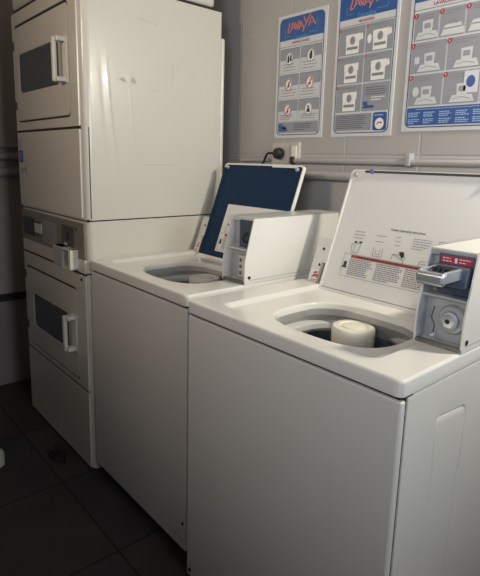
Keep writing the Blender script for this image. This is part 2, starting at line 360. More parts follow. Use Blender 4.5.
# front skins (proud of the shell by a few mm), cut into the panels the photo shows
def skin(name, x0, x1, z0, z1, y=SF-.004, r=.004, hole=None, mt='cream', bev=.0015, par=None):
    return slab_y(name, mt, par or t, SP(rrect(x0, x1, z0, z1, r)), Y(y), Y(SF+.0025), SP(hole) if hole else None, bev)
fx0, fx1 = SX0+.004, SX1-.03
def door(z0, z1, wz0, wz1, hz0, hz1, slots, wx0=-2.058):
    d = slab_y('door', 'cream', t, SP(rrect(-2.105, -1.503, z0, z1, .022)), Y(SF-.007), Y(SF-.003), SP(rrect(wx0, -1.600, wz0, wz1, .02, rs=(.03, .02, .02, .02))), .002)
    slab_y('window', 'glass', d, SP(rrect(wx0-.002, -1.598, wz0-.002, wz1+.002, .02)), Y(SF-.0045), Y(SF-.003))
    b = bmesh.new()
    addbox(b, -1.566-ox, -1.543-ox, Y(SF-.050), Y(SF-.034), hz0, hz1, .006, 3)
    addbox(b, -1.562-ox, -1.524-ox, Y(SF-.044), Y(SF-.006), hz0, hz0+.018, .004)
    addbox(b, -1.562-ox, -1.524-ox, Y(SF-.044), Y(SF-.006), hz1-.018, hz1, .004)
    addbox(b, -1.566-ox, -1.512-ox, Y(SF-.011), Y(SF-.006), hz0-.002, hz1+.002, .002)
    link('handle', b, 'plastic', d)
    for zc in slots: box('hinge', 'black', d, -2.130-ox, -2.116-ox, Y(SF-.009), Y(SF-.001), zc-.020, zc+.020, .002)
SS = Sheet(Matrix(((0, 0, 1, SX1-ox), (1, 0, 0, -oy), (0, 1, 0, 0), (0, 0, 0, 1))), upc)
for q_ in [[(.168, 1.625), (.182, 1.618), (.196, 1.622), (.178, 1.634)], [(.215, 1.620), (.236, 1.612), (.240, 1.622), (.224, 1.640)]]+stroke([(.150, 1.628), (.20, 1.616)], .0015)+stroke([(.30, 1.60), (.345, 1.598)], .0015)+stroke([(.24, 1.86), (.34, 1.85)], .0012)+stroke([(.27, 1.30), (.42, 1.302)], .0014)+stroke([(.41, 1.72), (.412, 1.66)], .0012): SS.mesh('scuff_mark', 'scuff', [q_], .0018)
# upper front: frame, door
dz0, dz1 = 1.484, 1.893
slab_y('door_frame', 'cream', t, SP(rrect(fx0, fx1, 1.440, 1.958, .004)), Y(SF-.006), Y(SF+.0025), SP(rrect(-2.110, -1.499, dz0-.008, dz1+.011, .026)), .0012)
slab_y('door_gap', 'gap', t, SP(rrect(-2.112, -1.497, dz0-.010, dz1+.013, .02)), Y(SF-.003), Y(SF+.001))
door(dz0, dz1, 1.606, 1.775, 1.607, 1.772, (1.82, 1.553))
lp = skin('service_panel', fx0, fx1, 1.088, 1.430, SF-.006)
sbox('gap_strip', 'gap', t, fx0+.004, fx1-.0, SF-.0015, SF+.002, 1.428, 1.442)
# small stickers low left of the upper door
S = Sheet(Matrix.Translation((-ox, Y(SF-.0066), 0)) @ Matrix(((1, 0, 0, 0), (0, 0, -1, 0), (0, 1, 0, 0), (0, 0, 0, 1))), lp)
a = S.mesh('inspection_sticker', 'plgrey', [rect(-2.122, -2.082, 1.352, 1.406)], 0); S.mesh('sticker_print', 'gink', words(-2.118, -2.086, 1.356, 1.402, 6, .003, 3), .0006)
a = S.mesh('blue_sticker', 'pblue', [rect(-2.125, -2.070, 1.292, 1.348)], 0); S.mesh('sticker_print', 'lblue', words(-2.118, -2.078, 1.300, 1.340, 4, .004, 4), .0006)
a = S.mesh('grey_sticker', 'plgrey', [rect(-2.115, -2.030, 1.238, 1.272)], 0); S.mesh('sticker_print', 'gink', words(-2.110, -2.045, 1.242, 1.268, 3, .004, 5)+[rect(-2.042, -2.030, 1.236, 1.272)], .0006)
# lower front: control panel, coin tray, door, kick panel
cp = slab_y('control_panel', 'panel', t, SP(rrect(fx0, fx1+.012, .925, 1.066, .006)), Y(SF-.006), Y(SF+.0025), None, .0015)
S = Sheet(Matrix.Translation((-ox, Y(SF-.0066), 0)) @ Matrix(((1, 0, 0, 0), (0, 0, -1, 0), (0, 1, 0, 0), (0, 0, 0, 1))), cp)
sbox('display', 'black', cp, -2.108, -1.965, SF-.010, SF-.005, .948, 1.034, .003)
sbox('keypad', 'gplastic', cp, -1.955, -1.868, SF-.011, SF-.005, .972, 1.022, .003)
S.mesh('keypad_line', 'black', [rect(-1.962, -1.865, 1.018, 1.026)], .0055); S.mesh('keypad_line', 'black', [rect(-1.962, -1.865, .960, .967)], .0055)
S.mesh('instruction_plate', 'pgrey', [rect(-1.855, -1.69, .94, 1.04)], .0003); S.mesh('plate_print', 'gink', words(-1.848, -1.70, .948, 1.034, 7, .003, 8), .0009)
pl = sbox('coin_plate', 'darkp', cp, -1.632, -1.512, SF-.010, SF-.005, .936, 1.044, .003)
sbox('coin_slot', 'black', pl, -1.572, -1.560, SF-.013, SF-.009, .985, 1.020, .002)
turned('coin_return', 'chrome', pl, (-1.588-ox, Y(SF-.010), .965), [(.010, 0), (.010, -.004), (.006, -.007)], 16, 'y')
for zz in (.945, 1.04): turned('screw', 'screw', cp, (-1.488-ox, Y(SF-.006), zz), [(.006, 0), (.006, -.002), (.003, -.003)], 12, 'y')
skin('fascia_panel', fx0, fx1+.012, .866, .921, SF-.006)
sbox('gap_strip', 'gap', t, fx0+.004, SX1-.02, SF-.0015, SF+.004, .856, .868)
link('side_gap', prism(bmesh.new(), [(SX1-.028+.0285*math.sin(R(a)), SF+.03-.0285*math.cos(R(a))) for a in range(0, 91, 15)]+[(SX1+.0005, SF+.06), (SX1-.03, SF+.06)], lambda u, v: (u-ox, Y(v), .862), lambda u, v: (u-ox, Y(v), .868)), 'gap', t)
# coin tray: open-fronted box sticking out under the coin plate
tr = bmesh.new(); x0, x1, z0, z1 = -1.655, -1.478, .872, .958
for q in ((x0, x1, z1-.006, z1), (x0, x1, z0, z0+.008), (x0, x0+.006, z0, z1), (x1-.02, x1, z0, z1), (x0, x0+.095, z0, z1)): addbox(tr, q[0]-ox, q[1]-ox, Y(SF-.040), Y(SF-.005), q[2], q[3], .003)
tray = link('coin_tray', tr, 'plastic', t)
sbox('tray_cavity', 'darkp', tray, x0+.01, x1-.008, SF-.012, SF-.005, z0+.005, z1-.004)
sbox('tray_cover', 'grey', tray, x0+.004, x0+.098, SF-.042, SF-.038, z0+.004, z1-.004, .001)
dz0, dz1 = .392, .782
slab_y('door_frame', 'cream', t, SP(rrect(fx0, fx1+.012, .366, .856, .004)), Y(SF-.006), Y(SF+.0025), SP(rrect(-2.110, -1.499, dz0-.006, dz1+.010, .026)), .0012)
slab_y('door_gap', 'gap', t, SP(rrect(-2.112, -1.497, dz0-.008, dz1+.012, .02)), Y(SF-.003), Y(SF+.001))
door(dz0, dz1, .497, .660, .512, .668, (.742, .478), -2.022)
turned('screw', 'screw', t, (-1.452-ox, Y(SF-.005), .838), [(.007, 0), (.007, -.003), (.004, -.004)], 12, 'y')
skin('kick_panel', fx0, fx1+.012, .016, .352, SF-.006)
sbox('gap_strip', 'panel', t, fx0+.004, fx1, SF-.002, SF+.002, .350, .368)

# ------------------------------------------------------------------ top loading washers
H, CT = .9245, .0382
def build_washer(loc, wd, zb, lid_mat, label, second):
    t = thing('washing_machine', label, 'washing machine', loc, 'coin operated top loading washers')
    h = H; D = .665; lz = loc[2]
    x0, x1 = -wd, 0
    # cabinet: front panel wrapping round, side panels set back
    bm = prism(bmesh.new(), rrect(x0+.004, x1-.006, .045, D, .006), lambda u, v: (u, v, zb), lambda u, v: (u, v, h-CT-.001), rrect(x0+.010, x1-.012, .051, D-.006, .006)); link('cabinet', bm, 'enamel', t)
    box('cabinet_base', 'gap', t, x0+.012, x1-.014, .053, D-.008, zb+.002, zb+.03)
    fp = bmesh.new(); addbox(fp, x0+.002, x1-.001, .003, .021, zb, h-CT-.006, .005, 3)
    fpo = link('front_panel', fp, 'enamel', t)
    box('panel_gap', 'gap', t, x0+.008, x1-.005, .019, .050, zb+.01, h-CT-.001)
    # side skin with a stamped tapering recess
    outer = rrect(.028, D-.004, zb+.004, h-CT-.004, .004, 5)
    hole = [(.155, .415), (.275, .405), (.285, .770), (.278, .784), (.268, .786), (.166, .792), (.158, .788), (.155, .780)]
    def resamp(P, k):
        L = [0]
        for a, b in zip(P, P[1:]+P[:1]): L.append(L[-1]+math.dist(a, b))
        out = []
        for i in range(k):
            s = L[-1]*i/k; j = max(q for q in range(len(L)-1) if L[q] <= s); a = P[j]; b = P[(j+1) % len(P)]; u = (s-L[j])/(L[j+1]-L[j]); out.append((a[0]+(b[0]-a[0])*u, a[1]+(b[1]-a[1])*u))
        return out
    sd = bmesh.new()
    c = (.218, .58); N = 96
    def raycast(poly, ang):
        dx, dy = math.cos(ang), math.sin(ang); best = 0
        for a, b in zip(poly, poly[1:]+poly[:1]):
            ex, ey = b[0]-a[0], b[1]-a[1]; den = dx*ey-dy*ex
            if abs(den) < 1e-12: continue
            tt = ((a[0]-c[0])*ey-(a[1]-c[1])*ex)/den; s = ((a[0]-c[0])*dy-(a[1]-c[1])*dx)/den
            if tt > 0 and -1e-6 <= s <= 1+1e-6: best = max(best, tt)
        return (c[0]+dx*best, c[1]+dy*best)
    bot = zb+.10
    rec = [(.150, .15), (.262, .13), (.292, .765), (.288, .782), (.276, .790), (.168, .800), (.157, .797), (.152, .786)]
    angs = sorted([2*math.pi*k/N for k in range(N)]+[math.atan2(p[1]-c[1], p[0]-c[0]) % (2*math.pi) for p in rec+outer])
    angs = [a for i, a in enumerate(angs) if i == 0 or a-angs[i-1] > 1e-4]
    def shrink(p, d):
        l = math.dist(p, c); return (c[0]+(p[0]-c[0])*(1-d/l), c[1]+(p[1]-c[1])*(1-d/l))
    loops = []
    for a in angs:
        o_ = raycast(outer, a); r_ = raycast(rec, a)
        # deepest near the top edge, fading out towards the bottom of the panel
        fade = max(.12, min(1, (r_[1]-.10)/.55))
        loops.append([(x1-.0015, *o_), (x1-.0015, *shrink(r_, -.004)), (x1-.0015-.004*fade, *r_), (x1-.0015-.0005*fade, *shrink(r_, .006)), (x1-.0015, *shrink(r_, .02))])
    n = len(loops); vs = [[sd.verts.new(p) for p in l] for l in loops]
    for i in range(n):
        j = (i+1) % n
        for k in range(4): sd.faces.new((vs[i][k], vs[j][k], vs[j][k+1], vs[i][k+1]))
    sd.faces.new([v[4] for v in vs])
    back = [sd.verts.new((x1-.006, l[0][1], l[0][2])) for l in loops]
    for i in range(n): sd.faces.new((vs[i][0], vs[(i+1) % n][0], back[(i+1) % n], back[i]))
    bmesh.ops.recalc_face_normals(sd, faces=sd.faces)
    link('side_panel', sd, 'enamel', t, 50)
    # top cover with sunken lid seat and basket opening
    cx, cy = -.325, .245; N = 120
    lx0, lx1 = (-.582, -.113) if second else (-.608, -.1086)
    sh = x0+.7023 if second else 0
    def sup(a, A, B, e): ca, sa = math.cos(a), math.sin(a); r_ = (abs(ca/A)**e+abs(sa/B)**e)**(-1/e); return (cx+r_*ca, cy+r_*sa)
    def rr(a, X0, X1, Y0, Y1, rad):
        poly = rrect(X0, X1, Y0, Y1, rad, 6); dx, dy = math.cos(a), math.sin(a); best = 0
        for p, q in zip(poly, poly[1:]+poly[:1]):
            ex, ey = q[0]-p[0], q[1]-p[1]; den = dx*ey-dy*ex
            if abs(den) < 1e-12: continue
            tt = ((p[0]-cx)*ey-(p[1]-cy)*ex)/den; s = ((p[0]-cx)*dy-(p[1]-cy)*dx)/den
            if tt > 0 and -1e-6 <= s <= 1+1e-6: best = max(best, tt)
        return (cx+dx*best, cy+dy*best)
    B = (x0, x1, 0, .70)
    corners = [math.atan2(y-cy, x-cx) for x in B[:2] for y in B[2:]]
    ex = []
    for ca in corners: ex += [ca+d for d in (-.03, -.015, 0, .015, .03)]
    angs = sorted({round(a % (2*math.pi), 4) for a in [2*math.pi*k/N for k in range(N)]+ex})
    tc = bmesh.new(); rows = []
    def off(d, rad): return lambda a: rr(a, B[0]+d, B[1]-d, B[2]+d, B[3]-d, rad)
    spec = [(off(.006, .01), h-CT), (off(.0008, .014), h-CT+.003), (off(0, .014), h-CT+.008), (off(0, .014), h-.007), (off(.0015, .014), h-.003), (off(.0042, .014), h-.0008), (off(.008, .013), h),
            (lambda a: rr(a, -.614, -.095, .050, .505, .03), h), (lambda a: rr(a, -.610, -.099, .054, .501, .03), h-.0015), (lambda a: rr(a, -.600, -.109, .064, .491, .028), h-.011), (lambda a: rr(a, -.594, -.115, .070, .485, .027), h-.013),
            (lambda a: sup(a, .190, .157, 2.9), h-.0140), (lambda a: sup(a, .184, .152, 2.9), h-.0150), (lambda a: sup(a, .181, .1495, 2.9), h-.019), (lambda a: sup(a, .180, .149, 2.9), h-.034)]
    for f, z in spec: rows.append([tc.verts.new((*f(a), z)) for a in angs])
    n = len(angs)
    for a, b in zip(rows, rows[1:]):
        for i in range(n): tc.faces.new((a[i], a[(i+1) % n], b[(i+1) % n], b[i]))
    bmesh.ops.recalc_face_normals(tc, faces=tc.faces)
    cover = link('top_cover', tc, 'deck', t, 45)
    box('cover_gap', 'gap', t, x0+.010, x1-.010, .010, .042, h-CT-.005, h-CT+.001)
    box('cover_gap', 'gap', t, x1-.035, x1-.010, .010, .66, h-CT-.005, h-CT+.001)
    # tub: grey ring, pale balance ring, dark basket
    tubc = (-.338, .275)
    bm = bmesh.new(); rws = [[bm.verts.new((*sup(a, A, B_, 2.8), z)) for a in angs] for A, B_, z in ((.1805, .1495, h-.032), (.182, .151, h-.052), (.190, .160, h-.062), (.215, .19, h-.100))]
    for a, b in zip(rws, rws[1:]):
        for i in range(n): bm.faces.new((a[i], a[(i+1) % n], b[(i+1) % n], b[i]))
    link('tub', bm, 'tub', t)
    bm = bmesh.new(); lathe(bm, (tubc[0], tubc[1], 0), [(.204, h-.078), (.196, h-.072), (.172, h-.073), (.160, h-.080), (.160, h-.095), (.168, h-.106), (.200, h-.108)], 64, cap=False); link('balance_ring', bm, 'ring', t)
    bm = bmesh.new(); lathe(bm, (tubc[0], tubc[1], 0), [(.195, h-.10), (.195, h-.30), (.215, h-.48), (.02, h-.50)], 64, cap=False); link('basket', bm, 'basket', t, 60)
    ac = (-.364, .343)
    ag = turned('agitator', 'gplastic' if second else 'plastic', t, (*ac, 0), [(.10, .45), (.075, .55), (.052, .70), (.055, h-.13), (.0600, h-.12), (.0620, h-.070), (.0612, h-.060), (.058, h-.0555), (.043, h-.0540), (.038, h-.0580), (.012, h-.0580)], 48)  # same agitator in both; the second one's shade is put into its greyer colour
    turned('agitator_cap', 'gplastic' if second else 'plastic', ag, (*ac, 0), [(.030, h-.060), (.030, h-.055), (.026, h-.0535), (.005, h-.053)], 32)
    # lid, propped open against the wall
    lb = Vector((0, .4725, .903)); lt = Vector((0, .6185+(.004 if second else .002), 1.3004+(.012 if second else .006))); vd = (lt-lb).normalized(); L = (lt-lb).length
    nrm = Vector((1, 0, 0)).cross(vd).normalized()          # towards the room
    F = Matrix(((1, 0, 0, lx0), (0, vd.y, nrm.y, lb.y), (0, vd.z, nrm.z, lb.z), (0, 0, 0, 1))); W = lx1-lx0
    def lid_slab(name, mt, par, pts, w0, w1, hole=None):
        return link(name, prism(bmesh.new(), pts, lambda u, v: F @ Vector((u, v, w0)), lambda u, v: F @ Vector((u, v, w1)), hole), mt, par)
    lid = lid_slab('lid', 'deck', t, rrect(0, W, 0, L, .014), -.012, -.004)
    lid_slab('lid_rim', 'deck', lid, rrect(0, W, 0, L, .014), -.004, .003, rrect(.006, W-.004, .004, L-.007, .012))
    lid_slab('bottom_flange', 'deck', lid, rrect(.002, W-.002, .000, .016, .004), -.004, .010)
    liner = lid_slab('lid_liner', lid_mat, lid, rrect(.005, W-.005, .004, L-.006, .012), -.0045, -.0005)
    if second: lid_slab('liner_edge', lid_mat, lid, rect(0, .012, .012, L-.02), -.018, .0034)
    lid_slab('liner_crease_shade', 'rubber_and_shade' if not second else lid_mat, lid, rect(.006, W-.006, .0158, .0182), -.0006, .0004)  # strip painting crease shade between liner and flange; liner colour on second lid
    if not second:
        lid_slab('edge_seal', 'rubber_and_shade', lid, rrect(.055, W-.02, L-.0095, L-.0032, .002), .002, .0052)
    else:
        lid_slab('edge_lip', 'deck', lid, rrect(.30, W-.03, L-.013, L-.005, .002), .002, .005)
    for u in (.022, W-.03): 
        q = turned('bumper', 'purple' if (not second and u > .1) else 'grey', lid, (0, 0, 0), [(.0085, 0), (.0085, .006), (.005, .010)], 16)
        q.matrix_local = F @ Matrix.Translation((u, L-.018, .0))
    if not second:
        q = turned('bumper', 'purple', lid, (0, 0, 0), [(.008, 0), (.008, .004), (.005, .007)], 16); q.matrix_local = F @ Matrix.Translation((.080, L-.005, .002))
    # hinge at the lower left corner
    b = bmesh.new()
    pts = [F @ Vector((u, v, wv)) for u, v, wv in ((-.010, .095, .0), (-.010, .05, .002), (-.010, .0, .004), (-.006, -.012, .006))]
    tube(b, pts, .0062, 8); tube(b, [F @ Vector((-.014, -.012, .006)), F @ Vector((.03, -.010, .004))], .0042, 8)
    for u, v in ((-.012, -.004), (.014, -.004)): lathe(b, F @ Vector((u, v, .006)), [(.007, -.004), (.007, .004)], 12, 'y')
    link('hinge', b, 'hinge', t)
    b = bmesh.new(); tube(b, [F @ Vector((.0, -.005, .009)), F @ Vector((W, -.005, .009))], .0032, 8); link('hinge_rod', b, 'hinge', t)
    # printed instructions on the liner
    S = Sheet(F, liner); e = -.0001
    if second: lab = S.mesh('instruction_label', 'paper', [rect(.096, W-.02, .042, .252)], e); par = lab; du, dv = .060, -.022
    else: par = liner; du = .019; dv = -.003; lab = None
    e2 = e+.0005
    S.text('heading', 'ink', 'Washer Operating Instructions', .246+du, .243+dv, .0092, e2, par, bold=.0002)
    for i, (a, b_) in enumerate(((.052, .106), (.136, .176), (.205, .232), (.262, .328))):
        S.mesh('step_text', 'gink', words(a+du+.010, b_+du+.006, .190+dv+(.0 if i else .006), .228+dv, (3, 2, 3, 5)[i], .0022, i), e2, par)
    sym = []
    # sketches: sorted garment, detergent cup, lid with hand, coin slide
    sym += stroke([(.054, .158), (.050, .182), (.060, .192), (.070, .186), (.074, .194), (.084, .188), (.078, .158), (.054, .158)], .0018)+stroke([(.062, .16), (.064, .186)], .0018)
    blk = [disc(.063, .193, .0055, .0035), disc(.082, .194, .006, .0035), disc(.237, .176, .006, .009), disc(.325, .170, .004), disc(.343, .172, .005, .003), [(.223, .183), (.236, .186), (.243, .172), (.238, .163)]]
    sym += stroke([(.134, .186), (.136, .158), (.168, .158), (.166, .186)], .0018)+stroke([(.144, .18), (.145, .164), (.158, .164), (.158, .18)], .0016)
    sym += stroke([(.203, .158), (.205, .174), (.245, .158), (.243, .148)], .0018)+stroke([(.203, .174), (.245, .174), (.247, .160)], .0018)
    sym += stroke([(.295, .150), (.297, .166), (.340, .170), (.346, .160), (.350, .146)], .0018)+stroke([(.300, .158), (.342, .160)], .0016)
    S.mesh('step_sketch', 'gink', [[(u+du+.012, v+dv-.006) for u, v in p] for p in sym], e2, par)
    for p in blk: S.mesh('sketch_detail', 'ink', [[(u+du+.012, v+dv-.006) for u, v in p]], e2+.0002, par)
    box_o = rect(.045+du, .372+du, .070+dv, .146+dv); box_i = rect(.0463+du, .3707+du, .0713+dv, .1447+dv)
    S.ring('warning_frame', 'gink', box_o, box_i, e2, par)
    wr = S.mesh('warning_strip', 'dred', [rect(.072+du, .368+du, .134+dv, .1435+dv)], e2+.0002, par)
    S.text('warning_text', 'ink', 'WARNING  IMPORTANT SAFETY INSTRUCTIONS  WARNING', .220+du, .1388+dv, .0088, e2+.0006, wr, bold=.0002)
    S.mesh('hazard_symbol', 'ink', [[(.047+du, .098+dv), (.066+du, .098+dv), (.0565+du, .118+dv)], disc(.0565+du, .113+dv, .006, .007)], e2+.0002, par)
    for i, (a, b_) in enumerate(((.072, .162), (.172, .264), (.272, .366))):
        S.mesh('warning_print', 'gink', words(a+du, b_+du, .076+dv, .132+dv, 9, .0032, 10+i), e2+.0002, par)
    # framed picture to the right, mostly behind the coin box
    S.ring('price_frame', 'gink', rect(.352+du, .46+du, .160+dv, .226+dv), rect(.3535+du, .4585+du, .1615+dv, .2245+dv), e2, par)
    # slanted bracket plate behind the lid's left edge
    bp_ = lid_like = prism(bmesh.new(), rrect(-.072, -.006, 0, .190, .008), lambda u, v: F @ Vector((u, v-.005, -.024)), lambda u, v: F @ Vector((u, v-.005, -.018)))
    br = link('side_bracket', bp_, 'enamel', t)
    for v in (.088, .145):
        q = turned('screw', 'screw', br, (0, 0, 0), [(.0050, 0), (.0050, .0015), (.003, .0025)], 12); q.matrix_local = F @ Matrix.Translation((-.040, v, -.018))
    st = Sheet(F, br); a_ = st.mesh('brand_sticker', 'paper', [rect(-.070, -.010, .022, .070)], -.0175)
    st.mesh('sticker_emblem', 'red', [[(-.062, .040), (-.044, .045), (-.034, .055), (-.052, .052)], [(-.044, .042), (-.024, .045), (-.018, .056), (-.032, .058)], [(-.058, .052), (-.040, .058), (-.032, .063), (-.050, .063)]]+lines(-.060, -.024, .026, .036, 2, .002, 2), -.0171)
    box('rear_riser', 'deck', t, -.640, -.115, .56, .70, h-.002, h+.020, .008, 3)
    # coin box
    cw, cf, cD, ch = .1148, .2297, .700, .2185
    prof = [(0, 0), (0, .060), (.0015, .078), (.006, .100), (.0128, .125), (.0368, ch), (cD-cf, ch), (cD-cf, 0)]
    bm = bmesh.new(); wall = .004
    def P3(x, p): return (x, cf+p[0], h+p[1])
    for (xa, xb) in ((-cw, -cw+wall), (-wall, 0)): prism(bm, prof, lambda u, v, x=xa: P3(x, (u, v)), lambda u, v, x=xb: P3(x, (u, v)))
    addbox(bm, -cw, 0, cf+.0368, cD, h+ch-.004, h+ch, .0012)      # top
    addbox(bm, -cw+.002, -.002, cf+.002, cD, h, h+.006, .001)     # bottom
    addbox(bm, -cw+.002, -.002, cD-.004, cD, h+.002, h+ch-.002)
    bmesh.ops.remove_doubles(bm, verts=bm.verts, dist=1e-6)
    cb = link('coin_box', bm, 'enamel', t, 30)
    box('upper_recess', 'grey', cb, -cw+.0045, -.0045, cf+.052, cf+.060, h+.114, h+ch-.004)
    box('lower_recess', 'grey', cb, -cw+.0045, -.0045, cf+.040, cf+.046, h+.006, h+.113)
    # angled front trim, shelf between compartments
    b = bmesh.new()
    addbox(b, -cw+.004, -.004, cf+.014, cf+.055, h+.109, h+.115, .001)
    box('top_trim', 'grey' if not second else 'gplastic', cb, -cw+.004, -.004, cf+.038, cf+.055, h+ch-.016, h+ch-.004, .001)
    link('shelf', b, 'grey' if not second else 'gplastic', cb)
    b = bmesh.new()
    lining = [(.002, .007), (.002, .060), (.0035, .078), (.008, .100), (.0148, .125), (.0375, ch-.006), (.055, ch-.006), (.055, .007)]
    prism(b, lining, lambda u, v: P3(-cw+wall+.0002, (u, v)), lambda u, v: P3(-cw+wall+.0015, (u, v))); link('side_lining', b, 'grey' if not second else 'gplastic', cb)
    box('base_strip', 'hinge', cb, -cw+.004, -.0005, cf-.0008, cf+.014, h+.0003, h+.009, .001)
    turned('screw', 'screw', cb, (0, cf+.020, h+.022), [(.0058, 0), (.0058, .0018), (.003, .0026)], 14, 'x')
    box('side_seam', 'gink', cb, -.001, .0003, cf+.02, cD-.002, h+.012, h+.0132)
    if not second:
        face = box('meter_face', 'dgrey', cb, -.090, -.006, cf+.036, cf+.053, h+.117, h+.209, .003)
        pp = Sheet(Matrix.Translation((0, cf+.0352, h)) @ Matrix(((1, 0, 0, 0), (0, 0, -1, 0), (0, 1, 0, 0), (0, 0, 0, 1))), cb)
        pp.mesh('price_sticker', 'red', [rect(-.084, -.052, .187, .204), rect(-.046, -.012, .187, .204)], .0002, face)
        pp.mesh('sticker_print', 'paper', words(-.080, -.056, .189, .202, 2, .0022, 20)+words(-.042, -.016, .189, .202, 2, .0022, 21)+[rect(-.052, -.046, .189, .201)], .0006, face)
        b = bmesh.new(); addbox(b, -.092, -.010, cf+.006, cf+.042, h+.140, h+.186, .004)
        hous = link('slide_housing', b, 'dgrey', cb)
        b = bmesh.new(); addbox(b, -.078, -.026, cf-.060, cf+.030, h+.164, h+.176, .003, 3); addbox(b, -.086, -.020, cf-.074, cf-.056, h+.154, h+.182, .008, 4)
        addbox(b, -.086, -.076, cf-.06, cf+.02, h+.160, h+.184, .003); addbox(b, -.030, -.020, cf-.06, cf+.02, h+.160, h+.184, .003)
        sl = link('coin_slide', b, 'chrome', cb)
        for k in range(4): box('coin_slot', 'black', sl, -.072+.012*k, -.065+.012*k, cf-.030, cf+.004, h+.1755, h+.186, .001)
        pf = box('lock_plate', 'grey', cb, -.088, -.006, cf+.030, cf+.041, h+.010, h+.106, .002)
        lk = turned('lock', 'grey', cb, (-.038, cf+.030, h+.064), [(.034, 0), (.034, -.006), (.030, -.012), (.021, -.013), (.020, -.024), (.014, -.027)], 32, 'y')
        turned('lock_ring', 'chrome', lk, (-.038, cf+.005, h+.064), [(.016, 0), (.016, -.004), (.007, -.005)], 6, 'y')
        turned('key_hole', 'black', lk, (-.038, cf+.0015, h+.064), [(.0055, 0), (.0055, -.002)], 12, 'y')
        turned('hook', 'chrome', cb, (-.078, cf+.020, h+.020), [(.006, 0), (.006, -.010), (.003, -.013)], 12, 'y')
        b = bmesh.new(); tube(b, spline([(-.082, cf+.024, h+.085), (-.084, cf+.018, h+.060), (-.076, cf+.018, h+.045), (-.08, cf+.02, h+.02)], 6), .0011, 6); link('lock_cable', b, 'screw', cb)
    else:
        fc = box('meter_face', 'dgrey', cb, -.072, -.006, cf+.036, cf+.053, h+.104, h+.208, .003)
        b = bmesh.new(); tube(b, spline([(-.030, cf+.034, h+.165), (-.040, cf+.024, h+.155), (-.034, cf+.022, h+.140), (-.022, cf+.030, h+.135)], 6), .0035, 8); link('coin_lever', b, 'black', fc)
        lp_ = box('lock_plate', 'gplastic', cb, -.066, -.010, cf+.030, cf+.041, h+.014, h+.088, .002)
        for k in range(3): box('vent_slot', 'dgrey', lp_, -.060, -.050, cf+.0285, cf+.031, h+.022+.022*k, h+.034+.022*k, .0008)
    # levelling feet
    for fx in (x0+.05, x1-.05):
        for fy in (.07, D-.07): turned('foot', 'black', t, (fx, fy, 0), [(.022, -lz), (.022, -lz+.008), (.008, -lz+.010), (.008, zb+.002)], 16)
    return t
w2 = build_washer((0, 0, 0), .7023, .012, 'lid', 'nearest white coin washer, pale open lid printed with instructions, whole right side in view', False)
w1 = build_washer((-.7353, .021, .002), .6588, .048, 'blue', 'white coin washer with dark blue open lid, standing against the stacked dryer', True)
# fasteners low on the front panels
turned('screw', 'screw', w1, (-.018, .003, .145), [(.006, 0), (.006, -.002), (.003, -.003)], 12, 'y')
turned('screw', 'screw', w2, (-.682, .003, .035), [(.007, 0), (.007, -.002), (.003, -.003)], 12, 'y')

